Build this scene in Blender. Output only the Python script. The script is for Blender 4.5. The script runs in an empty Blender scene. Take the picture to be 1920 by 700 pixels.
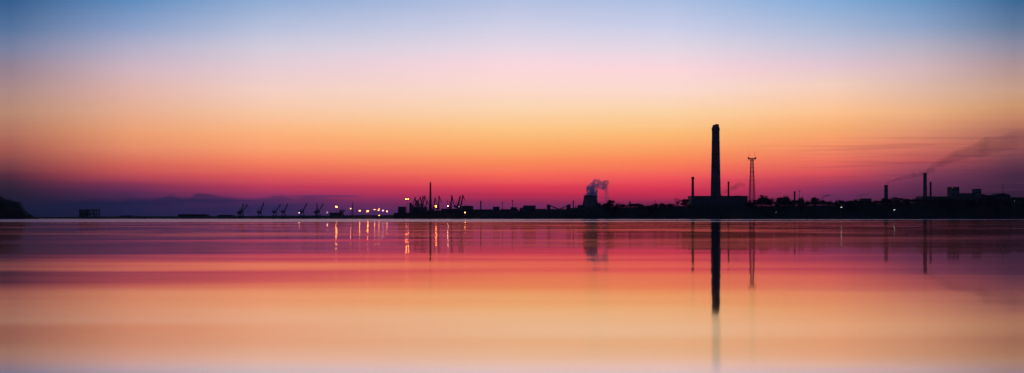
import bpy, math, random
from mathutils import Vector, noise

random.seed(7)
S = bpy.context.scene
COL = S.collection
F = 2667.0            # focal length in pixels of the 1920 wide photograph (50 mm on 36 mm)
HOR = 408.0           # row of the horizon
CAMZ = 3.0
HAZE = 1.3e-5

def srgb(r, g, b):
    def f(c):
        c /= 255.0
        return c / 12.92 if c <= 0.04045 else ((c + 0.055) / 1.055) ** 2.4
    return (f(r), f(g), f(b), 1.0)

def lerp(a, b, t): return a + (b - a) * t
def interp(pts, x):
    if x <= pts[0][0]: return pts[0][1]
    for (x0, v0), (x1, v1) in zip(pts, pts[1:]):
        if x <= x1: return lerp(v0, v1, (x - x0) / (x1 - x0))
    return pts[-1][1]

# ------------------------------------------------------------------ materials
def N(nt, typ, **kw):
    n = nt.nodes.new(typ)
    for k, v in kw.items(): setattr(n, k, v)
    return n

def math_node(nt, op, a, b=None, clamp=False):
    n = nt.nodes.new('ShaderNodeMath'); n.operation = op; n.use_clamp = clamp
    for i, v in enumerate((a, b)):
        if v is None: continue
        if isinstance(v, (int, float)): n.inputs[i].default_value = v
        else: nt.links.new(v, n.inputs[i])
    return n.outputs[0]

def solid(name, col, rough=0.85, var=0.35, scale=0.15, metallic=0.0):
    m = bpy.data.materials.new(name); m.use_nodes = True
    nt = m.node_tree; b = nt.nodes['Principled BSDF']
    tc = N(nt, 'ShaderNodeTexCoord'); nz = N(nt, 'ShaderNodeTexNoise')
    nz.inputs['Scale'].default_value = scale; nz.inputs['Detail'].default_value = 5
    nt.links.new(tc.outputs['Object'], nz.inputs['Vector'])
    r = N(nt, 'ShaderNodeValToRGB')
    r.color_ramp.elements[0].position = 0.3; r.color_ramp.elements[1].position = 0.7
    r.color_ramp.elements[0].color = tuple(c * (1 - var) for c in col) + (1,)
    r.color_ramp.elements[1].color = tuple(c * (1 + var) for c in col) + (1,)
    nt.links.new(nz.outputs['Fac'], r.inputs['Fac'])
    nt.links.new(r.outputs['Color'], b.inputs['Base Color'])
    b.inputs['Roughness'].default_value = rough
    b.inputs['Metallic'].default_value = metallic
    b.inputs['Specular IOR Level'].default_value = 0.05 if rough > .8 else .2
    return m

M = dict(
    concrete=solid('weathered_concrete', (0.20, 0.19, 0.18)),
    brick=solid('sooty_brick', (0.20, 0.11, 0.08), scale=0.4),
    steel=solid('painted_steel', (0.10, 0.10, 0.11), rough=0.6, scale=0.5),
    sheet=solid('sheet_cladding', (0.12, 0.12, 0.13), rough=0.6, scale=0.3),
    roof=solid('bitumen_roof', (0.05, 0.05, 0.055), scale=0.3),
    glass=solid('dark_glass', (0.03, 0.035, 0.04), rough=0.2),
    soil=solid('damp_soil', (0.045, 0.04, 0.035), scale=0.02),
    stone=solid('wet_stone', (0.10, 0.10, 0.10), scale=0.8),
    bark=solid('bark', (0.06, 0.045, 0.035), scale=1.0),
    leaf=solid('foliage', (0.04, 0.05, 0.03), scale=0.4),
    leafdark=solid('conifer_foliage', (0.025, 0.045, 0.025), scale=0.4),
    feather=solid('dark_feather', (0.05, 0.05, 0.05)),
)

def lamp_mat(name, col, strength):
    m = bpy.data.materials.new(name); m.use_nodes = True
    nt = m.node_tree; nt.nodes.clear()
    e = N(nt, 'ShaderNodeEmission'); o = N(nt, 'ShaderNodeOutputMaterial')
    e.inputs['Color'].default_value = tuple(col) + (1,)
    e.inputs['Strength'].default_value = strength
    nt.links.new(e.outputs[0], o.inputs['Surface'])
    return m

def smoke_mat(name, col, density, nscale, anis=0.2, lo=0.35, hi=0.65, fade=None, detail=4.0):
    m = bpy.data.materials.new(name); m.use_nodes = True
    nt = m.node_tree; nt.nodes.clear()
    v = N(nt, 'ShaderNodeVolumePrincipled'); o = N(nt, 'ShaderNodeOutputMaterial')
    v.inputs['Color'].default_value = tuple(col) + (1,)
    v.inputs['Anisotropy'].default_value = anis
    tc = N(nt, 'ShaderNodeTexCoord'); nz = N(nt, 'ShaderNodeTexNoise')
    nz.inputs['Scale'].default_value = nscale; nz.inputs['Detail'].default_value = detail
    nz.inputs['Distortion'].default_value = 0.6
    nt.links.new(tc.outputs['Object'], nz.inputs['Vector'])
    mr = N(nt, 'ShaderNodeMapRange'); mr.interpolation_type = 'SMOOTHSTEP'
    mr.inputs['From Min'].default_value = lo; mr.inputs['From Max'].default_value = hi
    mr.inputs['To Max'].default_value = density
    nt.links.new(nz.outputs['Fac'], mr.inputs['Value'])
    out = mr.outputs[0]
    if fade:   # thinner with distance from the mouth: (metres, density share there)
        ln = N(nt, 'ShaderNodeVectorMath'); ln.operation = 'LENGTH'
        nt.links.new(tc.outputs['Object'], ln.inputs[0])
        f = N(nt, 'ShaderNodeMapRange')
        f.inputs['From Min'].default_value = 0; f.inputs['From Max'].default_value = fade[0]
        f.inputs['To Min'].default_value = 1; f.inputs['To Max'].default_value = fade[1]
        nt.links.new(ln.outputs['Value'], f.inputs['Value'])
        out = math_node(nt, 'MULTIPLY', out, f.outputs[0])
    nt.links.new(out, v.inputs['Density'])
    nt.links.new(v.outputs[0], o.inputs['Volume'])
    return m

# ------------------------------------------------------------------ mesh building
class MB:
    def __init__(s): s.v = []; s.f = []; s.smooth = False
    def quad(s, a, b, c, d):
        n = len(s.v); s.v += [a, b, c, d]; s.f.append((n, n+1, n+2, n+3))
    def box(s, x0, x1, y0, y1, z0, z1):
        n = len(s.v)
        s.v += [(x0,y0,z0),(x1,y0,z0),(x1,y1,z0),(x0,y1,z0),(x0,y0,z1),(x1,y0,z1),(x1,y1,z1),(x0,y1,z1)]
        for q in ((3,2,1,0),(4,5,6,7),(0,1,5,4),(1,2,6,5),(2,3,7,6),(3,0,4,7)): s.f.append(tuple(n+i for i in q))
        return s
    def hexa(s, pts):           # 4 bottom points then 4 top points
        n = len(s.v); s.v += [tuple(p) for p in pts]
        for q in ((3,2,1,0),(4,5,6,7),(0,1,5,4),(1,2,6,5),(2,3,7,6),(3,0,4,7)): s.f.append(tuple(n+i for i in q))
        return s
    def beam(s, a, b, w0, w1=None):
        w1 = w0 if w1 is None else w1
        a, b = Vector(a), Vector(b); d = (b - a).normalized()
        u = d.cross(Vector((0, 1, 0)))
        if u.length < 0.1: u = d.cross(Vector((1, 0, 0)))
        u.normalize(); v = d.cross(u)
        return s.hexa([a-u*w0/2-v*w0/2, a+u*w0/2-v*w0/2, a+u*w0/2+v*w0/2, a-u*w0/2+v*w0/2,
                       b-u*w1/2-v*w1/2, b+u*w1/2-v*w1/2, b+u*w1/2+v*w1/2, b-u*w1/2+v*w1/2])
    def lathe(s, prof, seg=24, cx=0, cy=0, cap=True):
        n = len(s.v)
        for r, z in prof:
            for k in range(seg):
                a = 2*math.pi*k/seg
                s.v.append((cx + r*math.cos(a), cy + r*math.sin(a), z))
        for i in range(len(prof)-1):
            for k in range(seg):
                k2 = (k+1) % seg
                s.f.append((n+i*seg+k, n+i*seg+k2, n+(i+1)*seg+k2, n+(i+1)*seg+k))
        if cap:
            s.f.append(tuple(n+k for k in reversed(range(seg))))
            s.f.append(tuple(n+(len(prof)-1)*seg+k for k in range(seg)))
        return s
    def tube(s, a, b, r0, r1, seg=7):
        a, b = Vector(a), Vector(b); d = (b-a).normalized()
        u = d.cross(Vector((0, 1, 0)))
        if u.length < 0.1: u = d.cross(Vector((1, 0, 0)))
        u.normalize(); v = d.cross(u); n = len(s.v)
        for p, r in ((a, r0), (b, r1)):
            for k in range(seg):
                t = 2*math.pi*k/seg
                s.v.append(tuple(p + u*r*math.cos(t) + v*r*math.sin(t)))
        for k in range(seg):
            k2 = (k+1) % seg
            s.f.append((n+k2, n+k, n+seg+k, n+seg+k2))
        s.f.append(tuple(n+k for k in range(seg))); s.f.append(tuple(n+seg+k for k in reversed(range(seg))))
        return s
    def ball(s, c, r, seg=8, rings=5, sx=1, sy=1, sz=1):
        n = len(s.v)
        for i in range(rings+1):
            p = math.pi*i/rings
            for k in range(seg):
                a = 2*math.pi*k/seg
                s.v.append((c[0]+sx*r*math.sin(p)*math.cos(a), c[1]+sy*r*math.sin(p)*math.sin(a), c[2]+sz*r*math.cos(p)))
        for i in range(rings):
            for k in range(seg):
                k2 = (k+1) % seg
                s.f.append((n+i*seg+k, n+(i+1)*seg+k, n+(i+1)*seg+k2, n+i*seg+k2))
        return s
    def leaf(s, c, size, rnd=random):
        u = Vector((rnd.uniform(-1,1), rnd.uniform(-1,1), rnd.uniform(-1,1))).normalized()
        w = Vector((rnd.uniform(-1,1), rnd.uniform(-1,1), rnd.uniform(-1,1)))
        v = u.cross(w)
        if v.length < 1e-3: v = Vector((0, 0, 1))
        v.normalize(); c = Vector(c); a = size*rnd.uniform(.6, 1.2)/2; b = size*rnd.uniform(.35, .8)/2
        s.quad(tuple(c-u*a), tuple(c-v*b), tuple(c+u*a), tuple(c+v*b))
    def build(s, name, mat, parent=None, smooth=False, loc=None):
        me = bpy.data.meshes.new(name); me.from_pydata(s.v, [], s.f); me.validate(); me.update()
        if smooth: me.polygons.foreach_set('use_smooth', [True]*len(me.polygons))
        me.materials.append(mat)
        o = bpy.data.objects.new(name, me); COL.objects.link(o)
        if parent: o.parent = parent
        if loc: o.location = loc
        return o

def tag(o, label=None, cat=None, group=None, kind=None):
    if label: o['label'] = label
    if cat: o['category'] = cat
    if group: o['group'] = group
    if kind: o['kind'] = kind
    return o

def thing(name, label, cat, loc, rotz=0.0, group=None):
    o = bpy.data.objects.new(name, None); COL.objects.link(o)
    o.empty_display_size = 2; o.location = loc; o.rotation_euler = (0, 0, rotz)
    return tag(o, label, cat, group)

def copy_thing(o, loc, rotz=0, scale=None):
    r = o.copy(); COL.objects.link(r); r.location = loc; r.rotation_euler = (0, 0, rotz)
    if scale: r.scale = scale
    for ch in list(o.children):
        c = ch.copy(); COL.objects.link(c); c.parent = r
        for g in list(ch.children):
            d = g.copy(); COL.objects.link(d); d.parent = c
    return r

# ------------------------------------------------------------------ where the land lies
def shore_y(px):            # distance of the waterline
    return interp([(-2000, 3500), (0, 3050), (500, 3050), (760, 2950), (1100, 2750), (1400, 2650), (1920, 2550), (4000, 2500)], px)
LAND = [(-2500, 400), (-300, 404), (66, 407.0), (148, 406.8), (230, 405.8), (400, 405.6), (560, 404.6), (736, 403.4), (750, 401),
        (900, 397), (1050, 394), (1085, 391), (1200, 388.5), (1290, 388), (1420, 386.5), (1560, 385.5), (1640, 383), (1700, 381), (1800, 379.5),
        (1920, 375.5), (2600, 372), (4500, 372)]
def ridge(px): return CAMZ + (HOR - interp(LAND, px)) * (shore_y(px) + 90) / F
def sm(t): t = max(0, min(1, t)); return t*t*(3-2*t)
def wob(px): return 14*noise.noise(Vector((px*0.01, 3.1, 0))) + 7*noise.noise(Vector((px*0.05, 9.1, 0)))
def ground_at(px, D):
    t = (D - shore_y(px) - wob(px)) / 90
    h = -0.6 + (ridge(px) + 0.6) * sm(t)
    return h + (0.5*noise.noise(Vector((px*0.03, D*0.02, 5)))) * sm(t)
def X(px, D): return (px - 960) / F * D
def Zp(py, D): return CAMZ + (HOR - py) / F * D
def U(D): return D / F      # metres per photograph pixel at distance D

# land: one sheet of ground from the waterline inland
mb = MB()
pxs = [-1950 + i*110 for i in range(17)] + [-80 + i*5 for i in range(420)] + [2020 + i*110 for i in range(18)]
offs = [-30, -8, 0, 6, 15, 30, 50, 70, 90, 130, 200, 400, 1000, 2300]
for px in pxs:
    for o in offs:
        D = shore_y(px) + wob(px) + o
        z = ground_at(px, D) if o <= 1000 else ground_at(px, shore_y(px)+400) - (o-1000)/5000*10
        if o < 0: z = -0.6 + o*0.05
        mb.v.append((X(px, D), D, z))
R = len(offs)
for i in range(len(pxs)-1):
    for j in range(R-1):
        mb.f.append((i*R+j, (i+1)*R+j, (i+1)*R+j+1, i*R+j+1))
tag(mb.build('ground', M['soil'], smooth=True), 'low dark shore behind the water', kind='structure')

# lake bed / sea bed sheet far below and water surface
mb = MB(); mb.quad((-6000, -400, 0), (6000, -400, 0), (6000, 5600, 0), (-6000, 5600, 0))

def water_material():
    m = bpy.data.materials.new('calm_water'); m.use_nodes = True
    nt = m.node_tree; nt.nodes.clear(); L = nt.links.new
    out = N(nt, 'ShaderNodeOutputMaterial')
    geo = N(nt, 'ShaderNodeNewGeometry'); sep = N(nt, 'ShaderNodeSeparateXYZ')
    L(geo.outputs['Position'], sep.inputs[0])
    x, y = sep.outputs[0], sep.outputs[1]
    def noise2(sx, sy, off, detail=2.0, rough=0.5):
        c = N(nt, 'ShaderNodeCombineXYZ')
        L(math_node(nt, 'MULTIPLY', x, sx), c.inputs[0]); L(math_node(nt, 'MULTIPLY', y, sy), c.inputs[1])
        c.inputs[2].default_value = off
        n = N(nt, 'ShaderNodeTexNoise'); n.inputs['Scale'].default_value = 1.0
        n.inputs['Detail'].default_value = detail; n.inputs['Roughness'].default_value = rough
        L(c.outputs[0], n.inputs['Vector'])
        return math_node(nt, 'SUBTRACT', n.outputs['Fac'], 0.5)
    # long low swells, lying across the view; their slopes tip the surface a fraction of a degree
    wav = noise2(1/55, 1/60, 3.3, 2.0)
    yy = math_node(nt, 'ADD', y, math_node(nt, 'MULTIPLY', wav, math_node(nt, 'MULTIPLY', y, 0.22)))
    fc = N(nt, 'ShaderNodeFloatCurve')
    cur = fc.mapping.curves[0]
    pts = SWELL
    cur.points[0].location = pts[0]; cur.points[1].location = pts[-1]
    for p in pts[1:-1]: cur.points.new(*p)
    fc.mapping.update()
    ynorm = math_node(nt, 'DIVIDE', yy, 250.0, True)
    L(ynorm, fc.inputs['Value'])
    fc2 = N(nt, 'ShaderNodeFloatCurve'); cur2 = fc2.mapping.curves[0]
    cur2.points[0].location = SWELL_R[0]; cur2.points[1].location = SWELL_R[-1]
    for p in SWELL_R[1:-1]: cur2.points.new(*p)
    fc2.mapping.update(); L(ynorm, fc2.inputs['Value'])
    side = N(nt, 'ShaderNodeMapRange'); side.interpolation_type = 'SMOOTHSTEP'; L(math_node(nt, 'DIVIDE', x, 1.0), side.inputs['Value'])
    side.inputs['From Min'].default_value = -18; side.inputs['From Max'].default_value = 4
    sw = N(nt, 'ShaderNodeMix'); L(side.outputs[0], sw.inputs['Factor']); L(fc.outputs[0], sw.inputs['A']); L(fc2.outputs[0], sw.inputs['B'])
    swell = math_node(nt, 'MULTIPLY', math_node(nt, 'SUBTRACT', sw.outputs['Result'], 0.5), 0.04)
    n1 = math_node(nt, 'MULTIPLY', noise2(1/70, 1/13, 0.0, 3.0, 0.55), NOISE_A)
    n2 = math_node(nt, 'MULTIPLY', noise2(1/120, 1/42, 7.7, 4.0, 0.68), NOISE_B)
    far = N(nt, 'ShaderNodeMapRange'); L(y, far.inputs['Value'])
    far.inputs['From Min'].default_value = 70; far.inputs['From Max'].default_value = 260
    n2 = math_node(nt, 'MULTIPLY', n2, far.outputs[0])
    # visible facets far out lean towards the viewer
    lean = math_node(nt, 'MULTIPLY', far.outputs[0], FAR_LEAN)
    ty = math_node(nt, 'ADD', math_node(nt, 'ADD', swell, n1), math_node(nt, 'ADD', n2, lean))
    tx = math_node(nt, 'MULTIPLY', noise2(1/20, 1/7, 21.0, 2.0), 0.014)
    nc = N(nt, 'ShaderNodeCombineXYZ'); L(tx, nc.inputs[0]); L(ty, nc.inputs[1]); nc.inputs[2].default_value = 1
    nn = N(nt, 'ShaderNodeVectorMath'); nn.operation = 'NORMALIZE'; L(nc.outputs[0], nn.inputs[0])
    # the longer swell lobe of the exposure leans away from the viewer
    ty2 = math_node(nt, 'ADD', ty, math_node(nt, 'DIVIDE', AWAY, math_node(nt, 'MAXIMUM', y, 12.0)))
    nc2 = N(nt, 'ShaderNodeCombineXYZ'); L(tx, nc2.inputs[0]); L(ty2, nc2.inputs[1]); nc2.inputs[2].default_value = 1
    nn2 = N(nt, 'ShaderNodeVectorMath'); nn2.operation = 'NORMALIZE'; L(nc2.outputs[0], nn2.inputs[0])
    # wind-ruffled lane under the far shore
    edge = noise2(1/500, 1/400, 41.0, 3.0, 0.6)
    def step(v, a, b):
        r = N(nt, 'ShaderNodeMapRange'); r.interpolation_type = 'SMOOTHSTEP'
        L(v, r.inputs['Value']); r.inputs['From Min'].default_value = a; r.inputs['From Max'].default_value = b
        return r.outputs[0]
    ye = math_node(nt, 'ADD', y, math_node(nt, 'MULTIPLY', edge, 500))
    laneA = step(ye, 1650, 1800)
    laneB = math_node(nt, 'MULTIPLY', step(ye, 930, 985), math_node(nt, 'SUBTRACT', 1.0, step(ye, 1180, 1300)))
    xB = step(math_node(nt, 'MULTIPLY', x, -1.0), -330, -120)
    laneB = math_node(nt, 'MULTIPLY', laneB, xB)
    laneC = math_node(nt, 'MULTIPLY', step(ye, 930, 985), step(math_node(nt, 'MULTIPLY', x, -1.0), -60, 60))
    lane = math_node(nt, 'MAXIMUM', laneA, math_node(nt, 'MAXIMUM', laneB, laneC))
    patch = step(noise2(1/180, 1/260, 55.0, 3.0), -0.25, 0.05)
    lane = math_node(nt, 'MULTIPLY', lane, math_node(nt, 'ADD', math_node(nt, 'MULTIPLY', patch, 0.6), 0.4))
    rf = N(nt, 'ShaderNodeMapRange'); L(x, rf.inputs['Value']); rf.inputs['From Min'].default_value = 0; rf.inputs['From Max'].default_value = 900
    rf.inputs['To Min'].default_value = 1; rf.inputs['To Max'].default_value = .4
    lane = math_node(nt, 'MULTIPLY', lane, rf.outputs[0])
    # two glossy lobes over dark water
    g1 = N(nt, 'ShaderNodeBsdfAnisotropic'); g1.distribution = 'BECKMANN'; g1.inputs['Roughness'].default_value = R1
    g2 = N(nt, 'ShaderNodeBsdfAnisotropic'); g2.distribution = 'BECKMANN'; g2.inputs['Roughness'].default_value = R2
    g3 = N(nt, 'ShaderNodeBsdfAnisotropic'); g3.distribution = 'GGX'; g3.inputs['Roughness'].default_value = 0.22
    rr = N(nt, 'ShaderNodeMapRange'); L(y, rr.inputs['Value']); rr.inputs['From Min'].default_value = 60; rr.inputs['From Max'].default_value = 260
    rr.inputs['To Min'].default_value = R2; rr.inputs['To Max'].default_value = R2_FAR; L(rr.outputs[0], g2.inputs['Roughness'])
    for g in (g1, g2, g3): g.inputs['Color'].default_value = (1, 1, 1, 1)
    g3.inputs['Color'].default_value = (1, .80, .93, 1)
    L(nn.outputs[0], g1.inputs['Normal']); L(nn2.outputs[0], g2.inputs['Normal'])
    mx = N(nt, 'ShaderNodeMixShader'); lb = N(nt, 'ShaderNodeMapRange'); L(y, lb.inputs['Value']); lb.inputs['From Min'].default_value = 60; lb.inputs['From Max'].default_value = 220
    lb.inputs['To Min'].default_value = LOBE; lb.inputs['To Max'].default_value = LOBE_FAR; 
    stn = N(nt, 'ShaderNodeMapRange'); stn.interpolation_type = 'SMOOTHSTEP'; L(noise2(1/75, 1/60, 61.0, 5.0, 0.72), stn.inputs['Value'])
    stn.inputs['From Min'].default_value = -.06; stn.inputs['From Max'].default_value = .16
    stw = math_node(nt, 'MULTIPLY', math_node(nt, 'MULTIPLY', stn.outputs[0], 0.70), far.outputs[0])
    L(math_node(nt, 'ADD', lb.outputs[0], stw, True), mx.inputs[0])
    L(g1.outputs[0], mx.inputs[1]); L(g2.outputs[0], mx.inputs[2])
    mx2 = N(nt, 'ShaderNodeMixShader'); L(math_node(nt, 'MULTIPLY', lane, 0.75), mx2.inputs[0])
    L(mx.outputs[0], mx2.inputs[1]); L(g3.outputs[0], mx2.inputs[2])
    df = N(nt, 'ShaderNodeBsdfDiffuse'); df.inputs['Color'].default_value = (0.02, 0.022, 0.03, 1)
    fr = N(nt, 'ShaderNodeFresnel'); fr.inputs['IOR'].default_value = 1.48; L(nn.outputs[0], fr.inputs['Normal'])
    frv = math_node(nt, 'MULTIPLY', math_node(nt, 'POWER', fr.outputs[0], 0.36), math_node(nt, 'SUBTRACT', 1.0, math_node(nt, 'MULTIPLY', lane, 0.30)))
    fin = N(nt, 'ShaderNodeMixShader'); L(frv, fin.inputs[0])
    L(df.outputs[0], fin.inputs[1]); L(mx2.outputs[0], fin.inputs[2])
    L(fin.outputs[0], out.inputs['Surface'])
    return m
# swell slope against distance / 250 m (0.5 = level, above = tipped away)
def slopes(l): return [(d/250.0, 0.5+t/0.04) for d, t in l]
SWELL = slopes([(0, -.006), (26, -.009), (28.5, -.005), (31, .005), (34, .011), (37, .013), (41, .006), (45, .000), (50, 0), (58, .001), (66, .005), (70, .0078), (78, .0078), (83, .001), (90, -.003), (98, .001), (108, .004), (125, .004), (160, .004), (200, .002), (250, 0)])
SWELL_R = slopes([(0, 0), (26, -.004), (28, -.001), (30.5, .007), (33, .009), (37, .004), (44, .0), (50, .0005), (58, .0015), (70, .003), (80, .0035), (90, .002), (110, .003), (140, .0045), (180, .004), (250, .001)])
NOISE_A, NOISE_B, FAR_LEAN, AWAY = 0.010, 0.050, 0.0018, 0.55
R1, R2, R2_FAR, LOBE, LOBE_FAR = 0.038, 0.105, 0.105, 0.38, 0.18
tag(mb.build('water', water_material()), 'calm reflecting water with long smooth bands', kind='structure')

# ------------------------------------------------------------------ wooded headland at the left edge
HL = [(-900, 350), (-400, 352), (-120, 360), (-40, 363), (-4, 367), (8, 373), (25, 378), (38, 381), (43, 391), (50, 399), (60, 405), (70, 409.5)]
mb = MB()
hp = [-900 + i*40 for i in range(21)] + [-84 + i*4 for i in range(42)]
ho = [-4, 0, 12, 35, 70, 120, 180, 260]
def hill_h(px, o, D0=2720):
    top = CAMZ + (HOR - interp(HL, px)) * (D0+70) / F - 1.2
    prof = [0, .08, .35, .75, 1, 1, .7, .2][ho.index(o)] if o in ho else 1
    return -0.5 + max(0, top) * prof + 0.8*noise.noise(Vector((px*.06, o*.05, 1)))*prof
for px in hp:
    for o in ho:
        D = 2720 + o; mb.v.append((X(px, D), D, hill_h(px, o)))
for i in range(len(hp)-1):
    for j in range(len(ho)-1):
        R = len(ho); mb.f.append((i*R+j, (i+1)*R+j, (i+1)*R+j+1, i*R+j+1))
tag(mb.build('hill', M['soil'], smooth=True), 'dark wooded headland at the water', kind='structure')
mb = MB(); rn = random.Random(3)
for k in range(15000):
    px = rn.uniform(-260, 74); o = rn.choice([12, 35, 70, 120]); D = 2720 + o
    h = hill_h(px, o)
    clump = 3.2 + 5.0*noise.noise(Vector((px*0.16, o*.1, 2)))
    if h > 0.3: mb.leaf((X(px, D)+rn.uniform(-2, 2), D+rn.uniform(-8, 8), h + rn.random()**1.5*max(.3, clump)*min(1, h/9)), 1.3, rn)
tag(mb.build('woods', M['leafdark']), 'dense dark wood covering the headland', 'wood', kind='stuff')

# ------------------------------------------------------------------ trees
def make_tree(seed, name='shore_tree', conifer=False, bare=False):
    rn = random.Random(seed)
    t = thing(name, 'tree', 'tree', (0, 0, 0))
    tr = MB(); cr = MB()
    if conifer:
        tr.tube((0, 0, -1), (0, 0, 11.5), 0.25, 0.05)
        for k in range(750):
            z = rn.uniform(1.5, 12); r = (12.3 - z)/12*2.6*math.sqrt(rn.random()); a = rn.uniform(0, 6.28)
            cr.leaf((r*math.cos(a), r*math.sin(a), z - r*.25), 0.8, rn)
    else:
        tr.tube((0, 0, -1), (rn.uniform(-.3, .3), 0, 5), 0.32, 0.2)
        tips = []
        for k in range(11):
            a = rn.uniform(0, 6.28); z0 = rn.uniform(2.2, 5); r = rn.uniform(1.8, 4.8); z1 = rn.uniform(5, 11.2) - r*.35
            p1 = (r*.5*math.cos(a), r*.5*math.sin(a), lerp(z0, z1, .55)); p2 = (r*math.cos(a), r*math.sin(a), z1)
            tr.tube((0, 0, z0), p1, 0.16, 0.11, 5); tr.tube(p1, p2, 0.11, 0.04, 5)
            tips += [p2, p2, p1, (p1[0], p1[1], p1[2]-1.5)]
            for q in range(4):
                b = (p2[0]+rn.uniform(-1.6, 1.6), p2[1]+rn.uniform(-1.6, 1.6), p2[2]+rn.uniform(.2, 2))
                tr.tube(p1 if q % 2 else p2, b, 0.07, 0.03, 4); tips.append(b)
        tips.append((0, 0, 10.5)); tr.tube((0, 0, 5), (0, 0, 10.5), 0.2, 0.05, 5)
        for p in tips:
            n = 14 if bare else 42
            R = rn.uniform(.9, 1.7)
            for q in range(n):
                v = Vector((rn.gauss(0, 1), rn.gauss(0, 1), rn.gauss(0, .8)))*R*.55
                cr.leaf(tuple(Vector(p)+v), 0.55 if bare else 0.85, rn)
    tr.build('trunk', M['bark'], t)
    cr.build('crown', M['leafdark'] if conifer else M['leaf'], t)
    return t
protos = {}
def tree(px, ytop, wpx, off, label, kind='bushy', name='shore_tree', group='trees along the far shore', rnd=0):
    D = shore_y(px) + off
    g = ground_at(px, D); H = Zp(ytop, D) - g
    key = (kind, rnd % 4)
    w = wpx*U(D)
    sx = w/(4.6 if kind == 'conifer' else 10.5); sz = H/12.2
    loc = (X(px, D), D, g)
    if key not in protos:
        protos[key] = make_tree(11 + rnd % 4 * 7, name, kind == 'conifer', kind == 'bare')
        t = protos[key]; t.location = loc; t.scale = (sx, sx, sz)
    else:
        t = copy_thing(protos[key], loc, random.uniform(0, 6.28), (sx, sx, sz)); t.name = name
    tag(t, label, 'tree', group)
    return t
TREES = [
 (1144, 376, 15, 'bushy', 'round bushy tree at the foot of the low steam wisp beside the cooling tower'),
 (1157, 380, 9, 'bare', 'small thin tree just beyond the round bush by the steam wisp'),
 (1167, 383, 10, 'bushy', 'low bushy tree between the small thin tree and the dark conifer'),
 (1181, 377, 9, 'conifer', 'dark pointed conifer between the cooling tower and the big chimney'),
 (1191, 383, 12, 'bushy', 'low bushy tree close beyond the pointed conifer'),
 (1239, 381, 13, 'bushy', 'low bushy tree behind the thin pole near the slanting shed roof'),
 (1252, 382, 12, 'bushy', 'flat topped bushy tree left of the tall open crowned tree'),
 (1270, 371, 12, 'bare', 'tall open crowned tree standing above its neighbours left of the thin brick chimney'),
 (1286, 374, 17, 'bushy', 'broad dark bushy tree against the left end of the power station hall'),
 (1413, 385, 14, 'bushy', 'low bush in front of the lattice mast feet'),
 (1436, 366, 26, 'bushy', 'broad tall bushy tree nearest to the lattice mast'),
 (1447, 370, 15, 'bare', 'thin crowned tree leaning out beyond the broad tree by the lattice mast'),
 (1462, 371, 20, 'bushy', 'round bushy tree midway between lattice mast and short black stack'),
 (1477, 368, 20, 'bushy', 'wide bushy tree immediately before the short black stack'),
 (1499, 370, 16, 'bushy', 'bushy tree below the small T shaped mast'),
 (1511, 375, 12, 'bare', 'thin bare tree just beyond the T shaped mast'),
 (1526, 371, 17, 'bushy', 'dark bushy tree left of the first small smoke wisp'),
 (1541, 379, 12, 'bare', 'thin bare tree under the first small smoke wisp'),
 (1557, 378, 14, 'bushy', 'low tree beyond the first small smoke wisp'),
 (1573, 374, 10, 'bare', 'thin tree above the small white light in the wood'),
 (1592, 377, 16, 'bushy', 'low bushy tree left of the second faint smoke wisp'),
 (1608, 378, 16, 'bushy', 'low bushy tree under the second faint smoke wisp'),
 (1646, 376, 14, 'bushy', 'low bushy tree just left of the smoking stack'),
 (1681, 370, 16, 'bushy', 'round tree just right of the smoking stack'),
 (1700, 375, 18, 'bushy', 'low tree midway between the smoking stack and the tall dark stack'),
 (1716, 374, 16, 'bushy', 'low tree left of the tall dark stack'),
 (1858, 366, 18, 'bushy', 'bushy tree on the left side of the domed roof'),
 (1906, 370, 22, 'bushy', 'bushy tree beyond the domed roof at the edge of the photo'),
]
for i, (px, yt, w, k, lab) in enumerate(TREES):
    tree(px, yt, w, 70 + (i*37) % 60, lab, k, rnd=i)
n = 0
for a, b, yl, lab in ((1136, 1300, 384, 'low dark tree in the unbroken treeline between cooling tower and big chimney'),
                      (1404, 1655, 376.5, 'low dark tree in the unbroken treeline between lattice mast and smoking stack'),
                      (1655, 1960, 373.5, 'low dark tree in the unbroken treeline at the far right shore')):
    px = a
    while px < b:
        tree(px, yl + random.uniform(-2.5, 4), random.uniform(10, 19), random.uniform(40, 110), lab, 'bare' if n % 4 == 1 else 'bushy', group=lab.replace('low dark tree in', 'trees of'), rnd=n)
        n += 1; px += random.uniform(6, 10)
mb = MB(); rn = random.Random(5)
for k in range(34000):
    px = rn.uniform(1130, 1990) if k % 4 else rn.uniform(740, 1130); D = shore_y(px) + rn.uniform(15, 110)
    top = (7.5 if px > 1130 else 2.5) + 4*noise.noise(Vector((px*.07, D*.02, 4)))
    mb.leaf((X(px, D), D, ground_at(px, D) + rn.random()**1.4*max(.5, top)), 1.2, rn)
tag(mb.build('undergrowth', M['leafdark']), 'tangled dark undergrowth along the shore', 'undergrowth', kind='stuff')

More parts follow.
